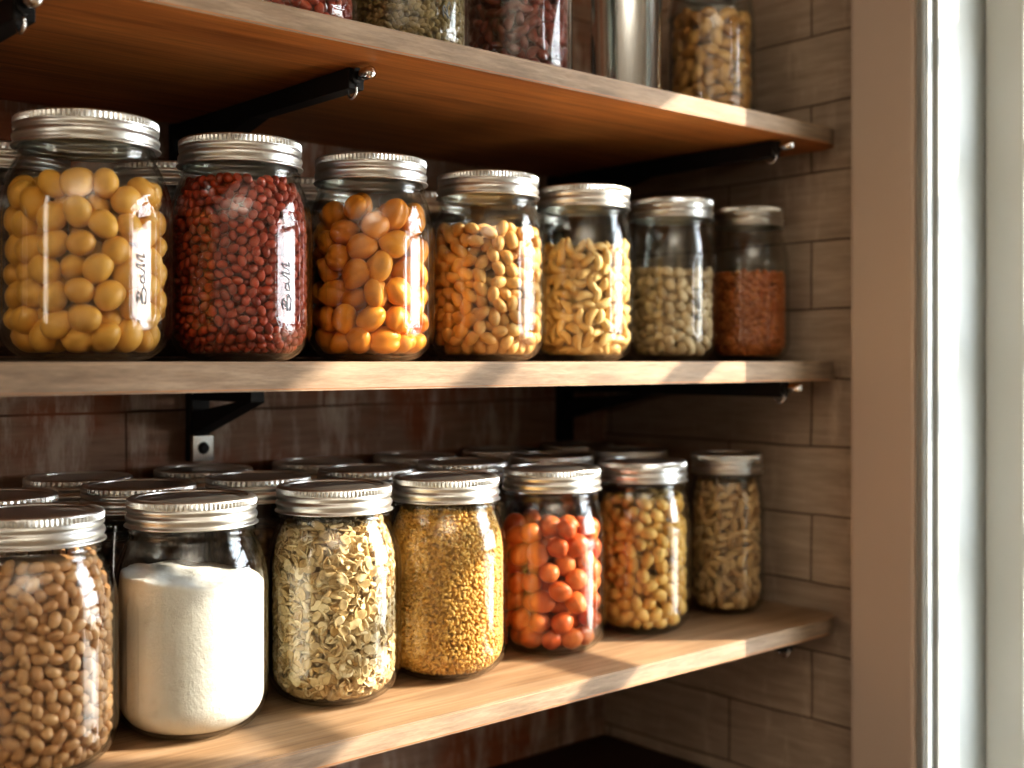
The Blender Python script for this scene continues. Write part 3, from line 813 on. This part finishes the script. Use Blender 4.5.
kw = dict(a=0.0078, b=0.0044, c=0.0042, lump=0.06, bend=0.28)
log.append(fill_beans(j, 0.0490, 0.044, 0.085, BM('kidney_bean', 4, nu=14, nv=10, **kw), BM('kidney_bean', 2, lo=True, **kw), 0.0052, M['coral'], 'kidney_bean', 'bean',
           'dark red kidney bean in the third jar on the top shelf', 'kidney beans in the third top jar', 'mass of kidney beans deeper inside the third top-shelf jar', 161, core=0.018, ymax=edge_top))
j = tjar('jar of golden nuts at the right end of the top shelf', 0.986, 0.800, 0.0452, 0.0425, panels4(0.986, 0.8, 0.0095, 0.016, 0.12))
kw = dict(a=0.0100, b=0.0062, c=0.0060, lump=0.07, bend=0.2)
M['gold'] = bean_mat('golden_nut_skin', (0.50, 0.24, 0.06), (0.68, 0.40, 0.13), 0.42, noise_scale=100)
log.append(fill_beans(j, 0.0452, 0.0425, 0.118, BM('golden_nut', 4, nu=16, nv=12, **kw), BM('golden_nut', 2, lo=True, **kw), 0.0071, M['gold'], 'golden_nut', 'nut',
           'golden curved nut in the jar at the right end of the top shelf', 'golden nuts in the right top jar', 'mass of golden nuts deeper inside the right top-shelf jar', 171, core=0.012, ymax=edge_top))

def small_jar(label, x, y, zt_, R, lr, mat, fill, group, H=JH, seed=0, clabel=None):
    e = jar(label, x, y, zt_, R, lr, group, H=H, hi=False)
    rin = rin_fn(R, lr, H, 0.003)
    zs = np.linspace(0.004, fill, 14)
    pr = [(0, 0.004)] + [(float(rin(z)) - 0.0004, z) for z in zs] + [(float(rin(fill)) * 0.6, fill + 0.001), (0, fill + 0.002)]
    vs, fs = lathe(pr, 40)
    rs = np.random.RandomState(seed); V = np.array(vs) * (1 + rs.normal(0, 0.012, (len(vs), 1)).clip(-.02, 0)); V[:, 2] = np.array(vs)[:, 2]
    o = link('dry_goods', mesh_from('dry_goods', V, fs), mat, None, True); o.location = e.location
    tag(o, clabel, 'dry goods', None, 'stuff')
    return e
GB = 'dim jars standing behind the middle row'
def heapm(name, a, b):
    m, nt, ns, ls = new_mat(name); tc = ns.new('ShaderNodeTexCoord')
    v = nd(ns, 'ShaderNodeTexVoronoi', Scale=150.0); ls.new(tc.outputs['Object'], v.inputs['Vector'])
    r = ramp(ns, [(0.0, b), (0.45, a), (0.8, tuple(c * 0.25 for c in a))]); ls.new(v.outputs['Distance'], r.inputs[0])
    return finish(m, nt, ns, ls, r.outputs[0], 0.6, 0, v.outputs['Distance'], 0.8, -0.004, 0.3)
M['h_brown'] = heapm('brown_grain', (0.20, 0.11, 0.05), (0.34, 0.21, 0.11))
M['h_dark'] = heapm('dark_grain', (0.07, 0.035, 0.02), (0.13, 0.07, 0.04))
M['h_tan'] = heapm('tan_grain', (0.34, 0.2, 0.09), (0.5, 0.33, 0.17))
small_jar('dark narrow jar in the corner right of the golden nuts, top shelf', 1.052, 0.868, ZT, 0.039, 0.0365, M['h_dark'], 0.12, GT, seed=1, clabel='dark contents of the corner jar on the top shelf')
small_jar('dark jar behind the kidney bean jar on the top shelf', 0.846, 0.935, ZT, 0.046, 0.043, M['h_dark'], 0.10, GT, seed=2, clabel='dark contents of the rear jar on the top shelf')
# steel canister
can = empty('steel_canister', (0.862, 0.806, Z0 + ZT + 0.0004), 'tall brushed steel canister on the top shelf between two jars', 'canister')
vs, fs = lathe([(0, 0.001), (0.033, 0.001), (0.0345, 0.0005), (0.0355, 0.002), (0.0355, 0.005), (0.0348, 0.006), (0.0348, 0.165), (0.0353, 0.167), (0.0353, 0.170), (0.034, 0.171), (0, 0.171)], 96)
link('canister_body', mesh_from('canister_body', vs, fs), M['steel'], can, True)
vs, fs = lathe([(0.0345, 0.1715), (0.0358, 0.1715), (0.0358, 0.188), (0.034, 0.191), (0.012, 0.192), (0.011, 0.200), (0.009, 0.203), (0, 0.203)], 96)
link('canister_lid', mesh_from('canister_lid', vs, fs), M['steel'], can, True)

# ------------------------------------------------------------------ rear rows
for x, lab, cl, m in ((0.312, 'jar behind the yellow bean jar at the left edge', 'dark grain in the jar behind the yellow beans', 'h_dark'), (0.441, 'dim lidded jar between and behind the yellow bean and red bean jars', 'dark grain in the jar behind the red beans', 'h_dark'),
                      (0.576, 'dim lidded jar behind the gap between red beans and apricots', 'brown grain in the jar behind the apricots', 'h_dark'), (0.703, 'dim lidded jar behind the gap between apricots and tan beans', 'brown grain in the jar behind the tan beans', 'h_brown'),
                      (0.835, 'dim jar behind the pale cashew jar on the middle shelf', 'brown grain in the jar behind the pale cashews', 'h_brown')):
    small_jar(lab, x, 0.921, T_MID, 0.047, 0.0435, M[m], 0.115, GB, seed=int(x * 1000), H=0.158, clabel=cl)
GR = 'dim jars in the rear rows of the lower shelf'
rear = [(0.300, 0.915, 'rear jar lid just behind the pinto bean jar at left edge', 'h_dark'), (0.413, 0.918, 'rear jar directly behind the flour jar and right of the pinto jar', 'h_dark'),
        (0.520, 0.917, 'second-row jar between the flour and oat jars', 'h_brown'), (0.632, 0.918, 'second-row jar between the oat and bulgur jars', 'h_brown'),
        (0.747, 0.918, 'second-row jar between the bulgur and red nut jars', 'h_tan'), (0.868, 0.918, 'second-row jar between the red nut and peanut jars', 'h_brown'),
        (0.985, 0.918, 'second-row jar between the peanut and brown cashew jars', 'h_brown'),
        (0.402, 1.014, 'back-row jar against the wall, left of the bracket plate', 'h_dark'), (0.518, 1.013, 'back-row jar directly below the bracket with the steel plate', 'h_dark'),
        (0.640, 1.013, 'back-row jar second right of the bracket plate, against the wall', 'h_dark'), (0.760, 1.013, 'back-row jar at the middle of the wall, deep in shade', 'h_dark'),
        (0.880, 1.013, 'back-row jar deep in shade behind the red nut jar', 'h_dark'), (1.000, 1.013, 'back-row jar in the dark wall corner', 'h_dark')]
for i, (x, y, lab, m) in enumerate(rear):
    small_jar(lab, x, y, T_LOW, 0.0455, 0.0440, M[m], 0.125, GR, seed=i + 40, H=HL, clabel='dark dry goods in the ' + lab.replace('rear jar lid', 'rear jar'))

# ------------------------------------------------------------------ light
AZ, SL = math.radians(-38), 0.65
sd = Vector((math.cos(AZ), math.sin(AZ), SL * math.cos(AZ))).normalized()      # towards the sun
sun_d = bpy.data.lights.new('sun', 'SUN'); sun_d.energy = 11.0; sun_d.angle = math.radians(0.8); sun_d.color = (1.0, 0.85, 0.68)
sun = bpy.data.objects.new('sun', sun_d); C.objects.link(sun); sun.location = Vector((3, -2, 4)); sun.rotation_euler = sd.to_track_quat('Z', 'Y').to_euler()
por_d = bpy.data.lights.new('sky_portal', 'AREA'); por_d.shape = 'RECTANGLE'; por_d.size = WZ1 - WZ0; por_d.size_y = WY1 - WY0
por_d.cycles.is_portal = True
por = bpy.data.objects.new('sky_portal', por_d); C.objects.link(por); por.location = (1.32, (WY0 + WY1) / 2, (WZ0 + WZ1) / 2); por.rotation_euler = (0, PI / 2, 0)
ceil_fill_d = bpy.data.lights.new('ceiling_fill', 'AREA'); ceil_fill_d.shape = 'DISK'; ceil_fill_d.size = 1.2; ceil_fill_d.energy = 36.0; ceil_fill_d.color = (1.0, 0.97, 0.91)  # added fill: unseen disc bouncing light off the ceiling to lift the shadows
ceil_fill = bpy.data.objects.new('ceiling_fill', ceil_fill_d); C.objects.link(ceil_fill); ceil_fill.location = (-0.7, -1.2, ZC - 0.55); ceil_fill.rotation_euler = (PI, 0, 0)
rw_d = bpy.data.lights.new('left_fill', 'AREA'); rw_d.shape = 'RECTANGLE'; rw_d.size = 0.14; rw_d.size_y = 1.5; rw_d.energy = 4.0; rw_d.color = (1.0, 0.93, 0.82)  # added fill strip by the left wall for soft side light and thin glints
rwl = bpy.data.objects.new('left_fill', rw_d); C.objects.link(rwl); rwl.location = (XL + 0.06, 0.30, Z0 + 0.1)
rwl.rotation_euler = Vector((-1, 0, 0)).to_track_quat('Z', 'Y').to_euler()
w = bpy.data.worlds.new('sky'); bpy.context.scene.world = w; w.use_nodes = True
nt = w.node_tree; nt.nodes.clear()
bg = nt.nodes.new('ShaderNodeBackground'); out = nt.nodes.new('ShaderNodeOutputWorld')
tc = nt.nodes.new('ShaderNodeTexCoord'); sp = nt.nodes.new('ShaderNodeSeparateXYZ'); nt.links.new(tc.outputs['Generated'], sp.inputs[0])
r = ramp(nt.nodes, [(0.0, (0.30, 0.27, 0.22)), (0.48, (0.55, 0.55, 0.52)), (0.52, (0.95, 0.97, 1.0)), (1.0, (0.62, 0.78, 1.0))])
ma = nt.nodes.new('ShaderNodeMath'); ma.operation = 'MULTIPLY_ADD'; ma.inputs[1].default_value = 0.5; ma.inputs[2].default_value = 0.5
nt.links.new(sp.outputs[2], ma.inputs[0]); nt.links.new(ma.outputs[0], r.inputs[0]); nt.links.new(r.outputs[0], bg.inputs[0])
bg.inputs[1].default_value = 16.0
nt.links.new(bg.outputs[0], out.inputs[0])

sc = bpy.context.scene
sc.cycles.max_bounces = 10; sc.cycles.diffuse_bounces = 4; sc.cycles.glossy_bounces = 4; sc.cycles.transparent_max_bounces = 40
sc.cycles.caustics_reflective = False; sc.cycles.caustics_refractive = False
sc.cycles.sample_clamp_indirect = 6.0
sc.cycles.use_denoising = True
sc.view_settings.view_transform = 'Standard'
try: sc.view_settings.look = 'Medium High Contrast'
except Exception as ex: print(ex)
sc.view_settings.exposure = 0.2
print('beans (individual, total):', log, 'objects', len(bpy.data.objects))
